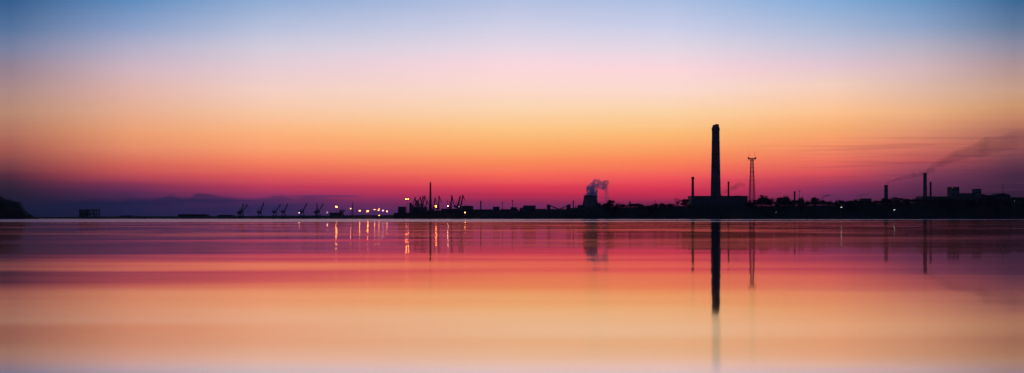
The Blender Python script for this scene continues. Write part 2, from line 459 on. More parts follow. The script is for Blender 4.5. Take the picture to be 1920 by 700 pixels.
# ------------------------------------------------------------------ buildings
def building(name, label, px0, px1, ytop, off, depth=40, ybot=None, roof='flat', rise=2.0, mat='sheet', cat='building', windows=0, group=None, skirt=None):
    c = (px0+px1)/2; D = shore_y(c) + off
    g = ground_at(c, D) - 1.2
    w = (px1-px0)*U(D); H = Zp(ytop, D) - g
    t = thing(name, label, cat, (X(c, D), D, g), 0, group)
    wl = MB(); wl.box(-w/2, w/2, 0, depth, 0, H)
    wo = wl.build('wall', M[mat], t)
    rf = MB()
    if roof == 'flat':
        rf.box(-w/2-.5, w/2+.5, -.5, depth+.5, H+.002, H+.7)
    elif roof == 'gable':
        rf.v += [(-w/2-.6, -.6, H), (w/2+.6, -.6, H), (w/2+.6, depth+.6, H), (-w/2-.6, depth+.6, H), (-w/2-.6, depth/2, H+rise), (w/2+.6, depth/2, H+rise)]
        rf.f += [(0,1,5,4), (2,3,4,5), (1,2,5), (3,0,4), (3,2,1,0)]
    elif roof == 'cross':     # ridge runs away from the water
        rf.v += [(-w/2-.6, -.6, H), (w/2+.6, -.6, H), (w/2+.6, depth+.6, H), (-w/2-.6, depth+.6, H), (0, -.6, H+rise), (0, depth+.6, H+rise)]
        rf.f += [(0,1,4), (2,3,5), (1,2,5,4), (3,0,4,5), (3,2,1,0)]
    elif roof in ('left', 'right'):      # lean-to: the named end is the low one
        a, b = (0.3, rise) if roof == 'left' else (rise, 0.3)
        rf.hexa([(-w/2-.5,-.5,H+.002), (w/2+.5,-.5,H+.002), (w/2+.5,depth+.5,H+.002), (-w/2-.5,depth+.5,H+.002),
                 (-w/2-.5,-.5,H+a), (w/2+.5,-.5,H+b), (w/2+.5,depth+.5,H+b), (-w/2-.5,depth+.5,H+a)])
    elif roof == 'arch':
        nseg = 12
        for yy in (-.5, depth+.5):
            for k in range(nseg+1):
                a = math.pi*k/nseg; rf.v.append((-(w/2+.5)*math.cos(a), yy, H+rise*math.sin(a)))
        for k in range(nseg): rf.f.append((k, k+1, nseg+2+k, nseg+1+k))
        rf.f.append(tuple(range(nseg, -1, -1))); rf.f.append(tuple(range(nseg+1, 2*nseg+2)))
    rf.build('roof', M['roof'], t)
    if windows:
        rows = max(1, min(3, int(H/9)))
        for r in range(rows):
            for k in range(windows):
                wx = -w/2 + w*(k+.5)/windows; ww = w/windows*.5; z0 = H*(r+.35)/rows
                f = MB(); f.box(wx-ww/2-.15, wx+ww/2+.15, -.12, -.003, z0-.15, z0+min(3, H/rows*.4)+.15)
                fo = f.build('window', M['steel'], t)
                p = MB(); p.box(wx-ww/2, wx+ww/2, -.16, -.123, z0, z0+min(3, H/rows*.4)); p.build('pane', M['glass'], fo)
    return t, D, g, H, w

# --- far left shore
t, D, g, H, w = building('harbour_block', 'squat solid concrete block joined to an open frame on the left shore', 148, 163, 393.5, 110, 16, mat='concrete', windows=2)
u = U(D); fr = MB()
for x0 in (9, 16, 21, 27): fr.box((x0)*u, (x0+1.4)*u, 1, 2.4, 0, H-1)
for x0 in (9, 16, 21, 27): fr.box((x0)*u, (x0+1.4)*u, 13, 14.4, 0, H-1)
fr.box(7.6*u, 29*u, 0.5, 15, H-1+.003, H+.9); fr.box(10.5*u, 16*u-.01, 1.2, 2.2, H*.35, H*.55); fr.box(17.5*u, 27*u-.01, 1.2, 2.2, H*.45, H*.5)
fr.build('open_frame', M['concrete'], t)
building('storage_shed', 'long low flat roofed shed on the left shore', 334, 384, 402.6, 100, 40, mat='sheet', windows=10)
building('storage_shed', 'small lean-to falling from the right end of the long low left shore shed', 384.6, 390, 405.2, 104, 30, roof='right', rise=2.5)
building('boat_shed', 'very low arched shed on the bare left shore', 225, 246, 405.2, 90, 30, roof='arch', rise=1.2)
building('boat_shed', 'low arched shed between the first pair of cranes and the long shed', 408, 436, 404.2, 90, 30, roof='arch', rise=1.3)
building('harbour_hut', 'flat roofed quay building under the tall warm lamp on the breakwater', 618, 641, 399.6, 90, 18, windows=6)
# --- central port
building('port_warehouse', 'square dark warehouse at the left end of the port quay', 746, 760, 388.3, 100, 30, windows=4)
building('port_warehouse', 'stepped low annex in front of the square warehouse at the quay end', 738, 770, 400, 60, 22, roof='flat', windows=6)
building('silo_block', 'narrow tall block beside the twin lamp mast', 767.3, 771.6, 381, 110, 8, mat='concrete')
building('silo_block', 'narrow lower block stuck to the tall one beside the twin lamp mast', 771.9, 775, 384.5, 110, 8, mat='concrete')
building('transit_shed', 'long flat transit shed under the crowded crane cluster', 775.4, 800, 389.2, 130, 34, windows=8)
building('transit_shed', 'low transit shed at the foot of the tallest lattice mast', 800.6, 826, 395.6, 90, 34, windows=8)
building('transit_shed', 'flat transit shed below the A shaped crane', 827, 864, 392.2, 90, 34, roof='flat', windows=10)
t, D, g, H, w = building('port_office', 'broad office block with raised arched roof right of the last cranes', 865.5, 887, 387.5, 100, 30, roof='arch', rise=1.8, windows=6)
building('transit_shed', 'long low shed behind the slim black stack right of the port', 888, 923, 393.4, 110, 30, windows=8)
building('port_workshop', 'small boxy workshop between slim stack and platform mast', 924, 936.5, 388.4, 110, 24, windows=4)
building('transit_shed', 'long low shed running below the two thin masts', 937.3, 972, 393.2, 105, 30, windows=8)
building('port_workshop', 'small flat workshop right under the platform mast', 957.5, 969, 389.4, 150, 20, windows=3)
building('port_workshop', 'lean-to rising to the left flank of the broad flat workshop', 974.5, 981, 391.2, 120, 24, roof='left', rise=3.0)
building('port_workshop', 'broad flat topped workshop midway between platform mast and conveyor', 981.5, 1004.5, 386.2, 120, 30, windows=7)
building('transit_shed', 'low shed between broad workshop and conveyor head', 1005.2, 1024.5, 392.6, 110, 30, windows=5)
building('transit_shed', 'low shed running underneath the sloping conveyor', 1033, 1062, 393.2, 140, 30, windows=6)
building('crusher_house', 'blocky crusher house at the lifted right end of the conveyor', 1062.5, 1070, 384.6, 110, 20, roof='left', rise=1.5)
building('port_workshop', 'low house at the foot of the ringed chimney before the cooling tower', 1071, 1084, 391, 100, 22, windows=3)
building('pump_house', 'small pump house against the left foot of the cooling tower', 1084.5, 1092, 385.2, 110, 20, windows=2)
building('pump_house', 'small pump house against the right foot of the cooling tower', 1120.5, 1126.5, 381.6, 110, 20, windows=1)
building('transit_shed', 'long low shed between cooling tower and the round bush', 1127, 1146, 385.2, 120, 30, windows=6)
building('transit_shed', 'long light streaked shed in front of the cooling tower', 1058, 1118, 398.2, 42, 18, windows=12)
building('timber_shed', 'wide shed with a slanting roof right of the pointed conifer', 1203, 1231, 387, 110, 34, roof='left', rise=2.5, windows=6)
# --- power station
t, D, g, H, w = building('power_station', 'long flat roofed power station hall below the giant chimney', 1297, 1402, 368.2, 120, 60, mat='sheet', windows=0)
u = U(D)
v = MB(); v.box(-1.5*u, 5*u, 10, 24, H+.71, H+2.6); v.box(30*u, 42*u, 14, 30, H+.71, H+1.4); v.build('roof_vent', M['sheet'], t)
v = MB(); v.box(41*u, 48*u, -10, -.01, 0, H*.72); v.build('annex', M['sheet'], t)
# --- right shore
building('storage_shed', 'boxy dark storehouse between second smoke wisp and smoking stack', 1617, 1634, 373, 140, 26, windows=3)
building('timber_shed', 'low slanting shed left of the boxy dark storehouse', 1585, 1616, 379, 140, 26, roof='left', rise=2.5, windows=5)
building('mill_hall', 'low mill hall behind the pair of right hand stacks', 1728, 1784, 369.5, 130, 40, roof='gable', rise=1.5, windows=8)
t, D, g, H, w = building('mill_tower', 'tall square mill tower with a faint red light on the right shore', 1784, 1799, 351.5, 130, 26, mat='concrete', windows=2)
building('mill_hall', 'connecting mill hall between the two square mill towers', 1799.6, 1829, 363.3, 130, 40, roof='flat', windows=6)
building('mill_tower', 'shorter square mill tower right of the connecting hall', 1829.6, 1840, 355, 130, 22, mat='concrete', windows=2)
building('storage_shed', 'low lean-to tailing off from the shorter mill tower', 1840.6, 1856, 367.5, 130, 26, roof='right', rise=4, windows=2)
building('storage_dome', 'broad low domed store under the thin red lit mast', 1866, 1895, 370, 130, 32, roof='arch', rise=7.5, cat='dome', windows=4)
building('storage_shed', 'flat shed beyond the domed store at the right edge', 1897, 1945, 371.5, 150, 26, windows=6)

# --- sloping conveyor
D = shore_y(1030)+110; u = U(D); g = ground_at(1030, D)
t = thing('coal_conveyor', 'sloping conveyor gantry running down from its boxy head house', 'conveyor', (X(1030, D), D, g))
def L(px, py, c=1030): return ((px-c)*u, 0, Zp(py, D)-g)
m_ = MB(); m_.box(-4.6*u, 2.2*u, -5, 5, -1, L(0, 384)[2]); m_.build('head_house', M['sheet'], t)
m_ = MB(); m_.beam(L(1032.3, 386.3), L(1048, 392.5), 2.2); m_.build('gantry', M['steel'], t)
m_ = MB(); m_.beam(L(1049, 392.5), L(1061, 387), 1.8); m_.build('gantry', M['steel'], t)
for q, yy in ((1038, 388.8), (1043, 390.8), (1048.5, 392.5), (1055, 389.8)):
    m_ = MB(); a = L(q, yy); m_.beam((a[0], 0, -1), (a[0], 0, a[2]-.3), .6); m_.build('leg', M['steel'], t)

# ------------------------------------------------------------------ stacks and chimneys
def stack(name, label, px, ytop, r0, r1, off, mat='concrete', cap=None, rings=(), cat='chimney', group=None, ladder=True):
    D = shore_y(px)+off; u = U(D); g = ground_at(px, D)-1; H = Zp(ytop, D)-g
    t = thing(name, label, cat, (X(px, D), D, g), 0, group)
    m_ = MB(); prof = [(r0*u*1.06, 0), (r0*u, H*.12), (lerp(r0, r1, .55)*u, H*.55), (r1*u, H-.01), (r1*u*.8, H), (r1*u*.8, H-3)]
    m_.lathe(prof, 28); m_.build('shaft', M[mat], t, smooth=False)
    for f, e in rings:
        r = lerp(r0, r1, f)*u; c = MB(); z = H*f
        c.lathe([(r-.05, z-.5), (r+e*u, z), (r+e*u, z+.35), (r+e*u-.2, z+1.0), (r-.05, z+1.0)], 28, cap=False); c.build('gallery', M['steel'], t)
    if cap:
        c = MB(); c.lathe([(r1*u*1.01, H-cap[1]*u), (r1*u+cap[0]*u, H-cap[1]*u*.75), (r1*u+cap[0]*u, H-cap[1]*u*.2), (r1*u*.9, H+.3)], 28, cap=False)
        c.build('crown_band', M[mat], t)
    if ladder and H > 20:
        c = MB(); rr = r0*u*1.06+.35
        c.beam((-.3, -rr, 1), (-.3, -r1*u-.3, H-1), .12); c.beam((.3, -rr, 1), (.3, -r1*u-.3, H-1), .12)
        k = 2.0
        while k < H-2:
            y_ = -lerp(rr, r1*u+.3, k/H); c.beam((-.3, y_, k), (.3, y_, k), .08); k += 2.5
        c.build('ladder', M['steel'], t)
    return t, D, u, g, H
t, D, u, g, H = stack('power_chimney', 'giant concrete chimney with flue tips rising behind the power station hall', 1342, 238.3, 9.6, 6.9, 200, rings=((.30, .5), (.52, .35), (.66, .4), (.8, .4), (.93, .35)))
for dx, dy, h in ((-3.6, 0, 3.6), (0.3, -3.4, 5.0), (3.9, 0, 5.0), (0.2, 3.6, 4.2)):
    m_ = MB(); m_.lathe([(2.3*u, H-4), (2.2*u, H+h*u), (1.7*u, H+h*u+.2), (1.7*u, H-4)], 16, cx=dx*u, cy=dy*u, cap=False); m_.build('flue', M['concrete'], t)
m_ = MB(); m_.lathe([(6.9*u, H-8*u), (7.6*u, H-7*u), (7.6*u, H-2.5*u), (6.8*u, H-2*u)], 28, cap=False); m_.build('crown_band', M['concrete'], t)
stack('brick_chimney', 'thin brick chimney with a bulging cap at the left end of the power station', 1299, 332, 3.0, 2.0, 116, 'brick', cap=(.9, 5), rings=((.5, .3),))
stack('steel_stack', 'short slim stack on the right half of the power station', 1366, 341, 1.9, 1.5, 200, 'steel', rings=((.85, .4),), cap=(.3, 3))
stack('steel_stack', 'slim black stack standing alone right of the port cranes', 901.5, 377, 1.3, 1.0, 140, 'steel', cap=(.25, 4), rings=((.8, .3),))
t, D, u, g, H = stack('ringed_chimney', 'thin chimney with a platform top just left of the cooling tower', 1075, 376, 1.1, .8, 150, 'steel', rings=((.6, .4), (.93, 1.1)))
stack('steel_stack', 'tiny black pipe stack closest to the thin platform topped chimney', 1079.3, 387, .8, .7, 130, 'steel')
stack('steel_stack', 'tiny black pipe stack nearest to the cooling tower pump house', 1083, 386.6, .8, .7, 130, 'steel')
stack('steel_stack', 'short black stack rising from the trees right of the lattice mast', 1490, 359, 1.7, 1.5, 150, 'steel', cap=(.2, 3))
stack('smoking_stack', 'broad dark stack trailing a long plume of smoke to the right', 1661.5, 347.5, 3.7, 3.3, 150, 'concrete', cap=(.3, 3), rings=((.7, .35),))
stack('tall_dark_stack', 'tallest dark stack on the right shore beside its slim neighbour', 1734.5, 324.5, 3.7, 3.1, 150, 'concrete', cap=(.3, 3), rings=((.5, .3), (.85, .4)))
stack('steel_stack', 'slim stack immediately right of the tallest right shore stack', 1745, 341, 2.1, 1.7, 150, 'steel', rings=((.8, .3),))

# cooling tower
px = 1107; D = shore_y(px)+130; u = U(D); g = ground_at(px, D)-1; H = Zp(366.8, D)-g
t = thing('cooling_tower', 'squat tapering cooling tower with steam pouring from its top', 'cooling tower', (X(px, D), D, g))
m_ = MB(); m_.lathe([(16.6*u, .6), (15.4*u, H*.25), (13.9*u, H*.5), (12.7*u, H*.75), (12.1*u, H*.92), (12.2*u, H), (11.6*u, H), (11.5*u, H*.9), (13*u, H*.5), (15.9*u, .7)], 48, cap=False)
m_.build('shell', M['concrete'], t, smooth=True)
m_ = MB()
for k in range(32):
    a = 2*math.pi*k/32; b = a+.1
    m_.beam((17*u*math.cos(b), 17*u*math.sin(b), -.5), (16.2*u*math.cos(a), 16.2*u*math.sin(a), 3.1), .5)
    m_.beam((17*u*math.cos(b), 17*u*math.sin(b), -.5), (16.2*u*math.cos(a+.2), 16.2*u*math.sin(a+.2), 3.1), .5)
m_.build('leg_ring', M['concrete'], t)
m_ = MB(); m_.lathe([(12.1*u, H-1.2), (12.7*u, H-1.0), (12.7*u, H+.3), (11.9*u, H+.3)], 48, cap=False); m_.build('rim', M['concrete'], t)
# horizontal pipe on the shore before it
m_ = MB()
# ------------------------------------------------------------------ masts
def lattice(m_, w0, w1, z0, z1, nseg, t0, t1, cx=0):
    def w(z): return lerp(w0, w1, (z-z0)/(z1-z0))
    cs = ((-1,-1),(1,-1),(1,1),(-1,1))
    for sx, sy in cs: m_.beam((cx+sx*w0, sy*w0, z0), (cx+sx*w1, sy*w1, z1), t0, t0*.8)
    z = z0
    fr = [1-(1-k/nseg)**1.15 for k in range(nseg+1)]
    for k in range(nseg):
        za, zb = lerp(z0, z1, fr[k]), lerp(z0, z1, fr[k+1])
        for i in range(4):
            a, b = cs[i], cs[(i+1) % 4]
            m_.beam((cx+a[0]*w(za), a[1]*w(za), za), (cx+b[0]*w(zb), b[1]*w(zb), zb), t1)
            m_.beam((cx+b[0]*w(za), b[1]*w(za), za), (cx+a[0]*w(zb), a[1]*w(zb), zb), t1)
            m_.beam((cx+a[0]*w(zb), a[1]*w(zb), zb), (cx+b[0]*w(zb), b[1]*w(zb), zb), t1)
px = 1410; D = shore_y(px)+140; u = U(D); g = ground_at(px, D)-1; H = Zp(299, D)-g
t = thing('lattice_mast', 'open steel lattice mast with a wide crosshead right of the power station', 'mast', (X(px, D), D, g), .12)
m_ = MB(); lattice(m_, 5.4*u, 2.0*u, 0, H, 11, .75, .42); m_.build('tower', M['steel'], t)
m_ = MB(); m_.box(-7*u, 7*u, -3*u, 3*u, H+.3, H+2.2); m_.box(-8*u, -5.5*u, -2*u, 2*u, H+2.21, H+4); m_.box(5.5*u, 8*u, -2*u, 2*u, H+2.21, H+4)
m_.beam((-2*u, 0, H-4), (-6.5*u, 0, H+.3), .7); m_.beam((2*u, 0, H-4), (6.5*u, 0, H+.3), .7); m_.build('crosshead', M['steel'], t)
for dx in (-5.6, 5.6):
    m_ = MB(); m_.beam((dx*u, 0, H+4), (dx*u, 0, H+16*u), .3, .12)
    for q in (6, 9, 12): m_.beam((dx*u-1, 0, H+q*u), (dx*u+1, 0, H+q*u), .14)
    m_.build('antenna', M['steel'], t)
# tallest port mast
px = 807; D = shore_y(px)+110; u = U(D); g = ground_at(px, D)-1; H = Zp(340.5, D)-g
t = thing('radio_mast', 'tallest black lattice mast rising out of the crane cluster', 'mast', (X(px, D), D, g), .3)
m_ = MB(); lattice(m_, 2.0*u, .8*u, 0, H-3, 14, .7, .35); m_.build('tower', M['steel'], t)
m_ = MB(); m_.lathe([(.9*u, 0), (.75*u, H*.7), (.6*u, H)], 10); m_.build('core_pole', M['steel'], t)
for f in (.62, .7, .78, .84, .9, .95):
    m_ = MB(); z = H*f; m_.beam((-2.2*u, 0, z), (2.2*u, 0, z), .45); m_.beam((0, -2*u, z), (0, 2*u, z), .45); m_.build('crossarm', M['steel'], t)
for s in (-1, 1):
    m_ = MB(); m_.beam((s*5.5*u, 0, 0), (s*1.2*u, 0, 16*u), 1.3, .9); m_.build('brace', M['steel'], t)
def pole_mast(name, label, px, ytop, off, r=.45, head=None, cat='mast', cross=0):
    D = shore_y(px)+off; u = U(D); g = ground_at(px, D)-1; H = Zp(ytop, D)-g
    t = thing(name, label, cat, (X(px, D), D, g))
    m_ = MB(); m_.tube((0, 0, 0), (0, 0, H), r*1.4, r*.7, 8); m_.build('pole', M['steel'], t)
    if head:
        m_ = MB(); m_.lathe([(r, H-head[1]*u), (head[0]*u, H-.7*head[1]*u), (head[0]*u, H-.25*head[1]*u), (r, H)], 12); m_.build('platform', M['steel'], t)
    for k in range(cross):
        m_ = MB(); z = H-(.8+1.8*k)*u; m_.beam((-1.9*u, 0, z), (1.9*u, 0, z), .35); m_.build('crossarm', M['steel'], t)
    return t
pole_mast('thin_mast', 'thin pole with short crossarms above the white lamp of the port', 839, 375.5, 120, .3, cross=2)
pole_mast('thin_mast', 'spindly mast with crossarms left of the platform mast', 942.3, 377.5, 140, .5, cross=3)
pole_mast('platform_mast', 'thin mast carrying a round platform on its top right of the port', 961, 375.8, 140, .6, head=(1.7, 2.5))
pole_mast('thin_mast', 'bare thin pole at the right end of the slanting shed roof', 1229, 375, 120, .45)
pole_mast('t_mast', 'small T shaped mast next to the short black stack', 1499, 357.5, 150, .4, head=(2.6, 1.6))
t = pole_mast('red_lit_mast', 'thin mast standing over the domed store at the far right', 1880.5, 342.5, 150, .45, cross=2)
pole_mast('thin_mast', 'faint bare pole between the low white lamp and the right lamp row', 668, 392, 100, .35, cross=1)
pole_mast('thin_mast', 'faint bare pole just left of the strong orange lamp of the row', 680, 392.5, 100, .35, cross=1)
pole_mast('thin_mast', 'faint bare pole nearest to the flat roofed breakwater building', 644, 393.5, 95, .4, cross=1)
px = 661; D = shore_y(px)+90; u = U(D); g = ground_at(px, D)-1; H = Zp(377, D)-g
t = thing('radar_mast', 'spiky signal mast beside a lamp in the middle of the breakwater', 'mast', (X(px, D), D, g), .2)
m_ = MB(); lattice(m_, 1.6*u, .5*u, 0, H*.8, 7, .55, .3); m_.tube((0, 0, H*.8), (0, 0, H), .35, .15); m_.build('tower', M['steel'], t)
for f, w_ in ((.55, 2.6), (.7, 1.8), (.86, 1.5)):
    m_ = MB(); m_.beam((-w_*u, 0, H*f), (w_*u, 0, H*f), .5); m_.build('crossarm', M['steel'], t)

# ------------------------------------------------------------------ harbour cranes
def crane(label, pb, tips, off, portal=9, yaw=0.0, w=1.5, tower=0, house=1.0, group='harbour cranes', gsink=0):
    """pb: foot column; tips: [(x, y)] jib points from the pivot outwards: jib tip, then fly jib tip"""
    D = shore_y(pb)+off; u = U(D); g = ground_at(pb, D)-.3-gsink
    t = thing('harbour_crane', label, 'crane', (X(pb, D), D, g), 0, group)
    def P(p): return Vector(((p[0]-pb)*u, 0, Zp(p[1], D)-g))
    h = portal
    for sx in (-1, 1):
        for sy in (-1, 1):
            m_ = MB(); m_.beam((sx*4.2, sy*4.2, 0), (sx*2.4, sy*2.4, h), .9, .7); m_.build('leg', M['steel'], t)
    m_ = MB(); m_.box(-3, 3, -3, 3, h+.002, h+1.2); m_.box(-4.6, 4.6, -4.6, -3.9, 1.0, 1.6); m_.box(-4.6, 4.6, 3.9, 4.6, 1.0, 1.6); m_.build('portal', M['steel'], t)
    s = 1 if tips[0][0] >= pb else -1
    m_ = MB(); m_.box(min(-s*6*house, s*1.5), max(-s*6*house, s*1.5), -2.2, 2.2, h+1.21, h+4.6); m_.build('machinery_house', M['sheet'], t)
    m_ = MB(); m_.box(min(s*1.51, s*3.6), max(s*1.51, s*3.6), -1.2, 1.2, h+2.2, h+4.4); co = m_.build('cabin', M['sheet'], t)
    piv = Vector((s*1.0, 0, h+4.0)); tip = P(tips[0])
    apex = Vector((-s*1.5, 0, h+4.6+max(4, (tip.z-h)*.32)))
    m_ = MB(); m_.beam((-s*3.5, 0, h+4.62), apex, .7, .5); m_.beam((s*.8, 0, h+4.62), apex, .7, .5); m_.build('mast_frame', M['steel'], t)
    m_ = MB(); m_.beam(piv, tip, w*1.15, w*.7); m_.build('jib', M['steel'], t)
    m_ = MB(); m_.beam(apex, lerp(piv, tip, .72) if len(tips) < 2 else tip + Vector((-s*.6, 0, .4)), .22); m_.build('stay', M['steel'], t)
    m_ = MB(); m_.box(min(-s*6.2*house, -s*3), max(-s*6.2*house, -s*3), -1.5, 1.5, h+4.61, h+6.2); m_.build('counterweight', M['concrete'], t)
    if len(tips) > 1:
        back = tip + Vector((-s*2.2, 0, 1.6)) if tips[1][1] > tips[0][1] else tip
        m_ = MB(); m_.beam(back, tip, w*.5, w*.9); m_.beam(tip, P(tips[1]), w*.8, w*.35); m_.build('fly_jib', M['steel'], t)
        e = P(tips[1])
        m_ = MB(); m_.beam(e, (e.x, 0, max(h+2, e.z-7)), .15); m_.box(e.x-.6, e.x+.6, -.5, .5, max(h+.6, e.z-8.4), max(h+2, e.z-7.01)); m_.build('hook_line', M['steel'], t)
    return t
CR = [
 ('first crane of the breakwater with a steep jib and long drooping tip', 450, [(456.6, 384), (459, 385.5)], 60),
 ('crane close behind the first one with its jib tip bent well down', 453.5, [(463, 384.8), (466.8, 391)], 100),
 ('lone crane with one steep straight jib second from the headland side', 487.5, [(494, 381.6), (494.8, 386)], 70),
 ('left one of the close pair of leaning cranes on the breakwater', 515.5, [(526, 384), (524.5, 388)], 80),
 ('right one of the close pair of leaning cranes on the breakwater', 532, [(539.5, 383.5), (537, 386)], 80),
 ('crane standing just right of the first white breakwater lamp', 567, [(575, 382.5), (574, 387)], 80),
 ('crane with an upright mast like jib on a wide block', 594, [(594.6, 383), (594, 387)], 60),
 ('crane with slanting jib crossing behind the upright one', 597, [(605.5, 383), (606.5, 387)], 110),
 ('small dark crane close to the flat roofed breakwater building', 641, [(648.5, 394)], 130),
 ('leftmost crane of the crowded port cluster with a sharp bent peak', 783, [(778, 371.5), (773.5, 386)], 90),
 ('low crane with thin jib in the left half of the port cluster', 787, [(783, 376.5), (780.5, 385)], 60),
 ('port cluster crane whose jib leans hard left across its neighbours', 793, [(788, 370), (785, 378)], 100),
 ('dark steep crane in the middle of the port cluster', 790, [(796.5, 368.5), (800, 376)], 140),
 ('port cluster crane reaching over towards the tallest mast', 786.5, [(793.5, 369.5), (798.5, 379)], 170),
 ('short crane with low jib buried inside the port cluster', 780, [(784.5, 379), (787.5, 387)], 150),
 ('stubby crane with an almost upright jib at the left of the port cluster', 776, [(780.5, 376.5), (783, 384)], 120),
 ('crane tucked against the left foot of the tallest mast', 796, [(801, 378), (806, 390)], 80),
 ('crane just right of the tallest mast leaning right with bent tip', 811.5, [(816, 372), (818.3, 380)], 60),
 ('high crane right of the orange port lamps with long drooping tip', 821.5, [(823.3, 368.5), (828.3, 381)], 80),
 ('A shaped crane with its legs and jib meeting in a black peak', 844.5, [(847.3, 367.5), (852, 389)], 80),
 ('inner crane of the thick leaning pair beside the port office', 857, [(863.5, 369), (860, 372)], 90),
 ('outer crane of the thick leaning pair with a hooked tip', 862.5, [(868, 367), (872, 377)], 60),
]
for i, (lab, pb, tips, off) in enumerate(CR):
    port = pb > 700
    crane(lab, pb, tips, off, portal=(7 if port else 6) if pb < 830 else 9, w=(2.9 if pb > 840 else 2.3 if port else 2.0), gsink=0)

# ------------------------------------------------------------------ lamps
WARM = lamp_mat('warm_lamp', (1.0, 0.32, 0.08), 58)
ORANGE = lamp_mat('sodium_lamp', (1.0, 0.22, 0.02), 100)
WHITE = lamp_mat('white_lamp', (1.0, 0.5, 0.32), 40)
VIOLET = lamp_mat('cool_lamp', (0.85, 0.50, 0.9), 38)
DIM = lamp_mat('dim_lamp', (0.9, 1.0, 0.9), 2.0)
RED = lamp_mat('red_beacon', (1.0, 0.12, 0.10), 2.5)
def lamp(label, px, py, off, mat, heads=((0, 0),), r=.8, pole=True, name='lamp_post', cat='lamp', group='lamps of the harbour'):
    D = shore_y(px)+off; u = U(D); g = ground_at(px, D)-.5; z = Zp(py, D)-g
    t = thing(name, label, cat, (X(px, D), D, g), 0, group)
    if pole: 
        m_ = MB(); top = z + max(h[1] for h in heads)*u
        m_.tube((0, 1.2, 0), (0, 1.2, top+.6), .4, .28, 8); m_.build('pole', M['steel'], t)
        m_ = MB(); xs = [h[0]*u for h in heads]
        m_.box(min(xs)-.5, max(xs)+.5, .95, 1.45, top+.61, top+.9); m_.build('crossarm', M['steel'], t)
    for hx, hz in heads:
        m_ = MB(); m_.box(hx*u-r*.9, hx*u+r*.9, .1, .9, z+hz*u-r*.8, z+hz*u+r*.9); ho_ = m_.build('lamp_head', M['steel'], t)
        m_ = MB(); m_.ball((hx*u, -r*.35, z+hz*u), r*.74, 8, 5, sy=.5); m_.build('lens', mat, ho_)
    return t
lamp('low white lamp at the foot of the lone crane after the leaning pair', 561, 398.8, 40, WHITE, r=.6)
lamp('white lamp at the left corner of the flat roofed breakwater building', 613.5, 398.6, 50, WHITE, r=.55)
lamp('tall double warm lamp rising above the flat roofed breakwater building', 630.5, 388, 60, WARM, ((-.8, .4), (1.0, -.6)), r=.75)
lamp('warm lamp hanging just left of the spiky signal mast', 657.5, 391.3, 60, WARM, r=.6)
lamp('first warm lamp of the right hand row after the signal mast', 674.5, 395.4, 60, WARM, r=.85)
lamp('strong orange lamp alone in the gap of the row', 689.5, 396.4, 60, ORANGE, ((-.4, .3), (.5, -.4)), r=.8)
lamp('warm lamp starting the tight cluster of the row', 702.5, 393.2, 60, WARM, r=.62)
lamp('warm lamp in the middle of the tight cluster', 709.5, 394.6, 60, WARM, r=.62)
lamp('smallest and highest lamp of the tight cluster', 711, 392, 80, WARM, r=.5)
lamp('violet white lamp right of the tight cluster', 718, 395.4, 60, VIOLET, r=.62)
lamp('last pinkish lamp of the row before the port quay', 725.5, 396.6, 60, WARM, r=.65)
lamp('low lamp at the waterline beneath the tight cluster', 711, 404.2, 20, WARM, r=.6)
lamp('tall mast with twin orange floodlights at the left end of the port', 763.3, 373.6, 60, ORANGE, ((-2.0, 0), (2.0, 0)), r=.7)
lamp('cluster of three orange lamps between the cranes right of the tallest mast', 817.3, 387.3, 40, ORANGE, ((-1.2, .7), (1.2, .7), (0.2, -1.5)), r=.5)
lamp('single pink white lamp on the quay below the thin pole', 839.8, 387, 40, WHITE, r=.8)
lamp('dim greenish lamp among the thick leaning cranes', 860.3, 387.8, 30, DIM, r=.6)
lamp('orange lamp low on the quay under the port office', 872.2, 399, 25, WARM, r=.75)
lamp('small white light inside the dark wood on the right', 1577.5, 389, 30, DIM, ((-.6, -.2), (.9, .3)), r=.7)
lamp('small white light on the shore right of the smoking stack', 1677, 394, 30, DIM, ((-.8, 0), (.8, .3)), r=.7)
lamp('faint speck of light low in the trees right of the lattice mast', 1455, 398.5, 20, DIM, r=.35)
lamp('faint speck of light beyond the domed store', 1902, 377, 30, DIM, r=.35)
lamp('faint red beacon on the roof corner of the tall mill tower', 1786, 352.6, 128, RED, r=.5, pole=False, name='beacon', cat='beacon', group='red beacons')
lamp('faint red beacon high on the thin mast over the domed store', 1880.5, 344.5, 147, RED, r=.4, pole=False, name='beacon', cat='beacon', group='red beacons')

# ------------------------------------------------------------------ dark specks on the bright lane, modelled as stand-in stone lumps
rn = random.Random(9)
RK = [(1443, 412.9, 3.5), (1514, 412.3, 4.5), (1529.5, 412.4, 4), (1553, 411.9, 4.5), (1597, 412.4, 3.5), (1625, 412.2, 4), (1633, 412.5, 6),
      (1091, 413.0, 2.5), (1094, 413.4, 3), (1098, 412.7, 2.2), (1195, 413.6, 3), (1903, 412.6, 3)]
LB = ['dark rock in the bright line nearest the lattice mast reflection', 'dark rock in the bright line below the T shaped mast', 'dark rock just right of the one below the T shaped mast',
      'dark rock in the bright line below the first smoke wisp', 'dark rock in the bright line left of the storehouse', 'left one of two close rocks below the boxy storehouse', 'wider right one of two close rocks below the boxy storehouse',
      'leftmost of three tiny rocks below the cooling tower', 'middle and largest of three tiny rocks below the cooling tower', 'rightmost of three tiny rocks below the cooling tower', 'lone dark rock below the slanting shed', 'lone dark rock at the far right end of the bright line']
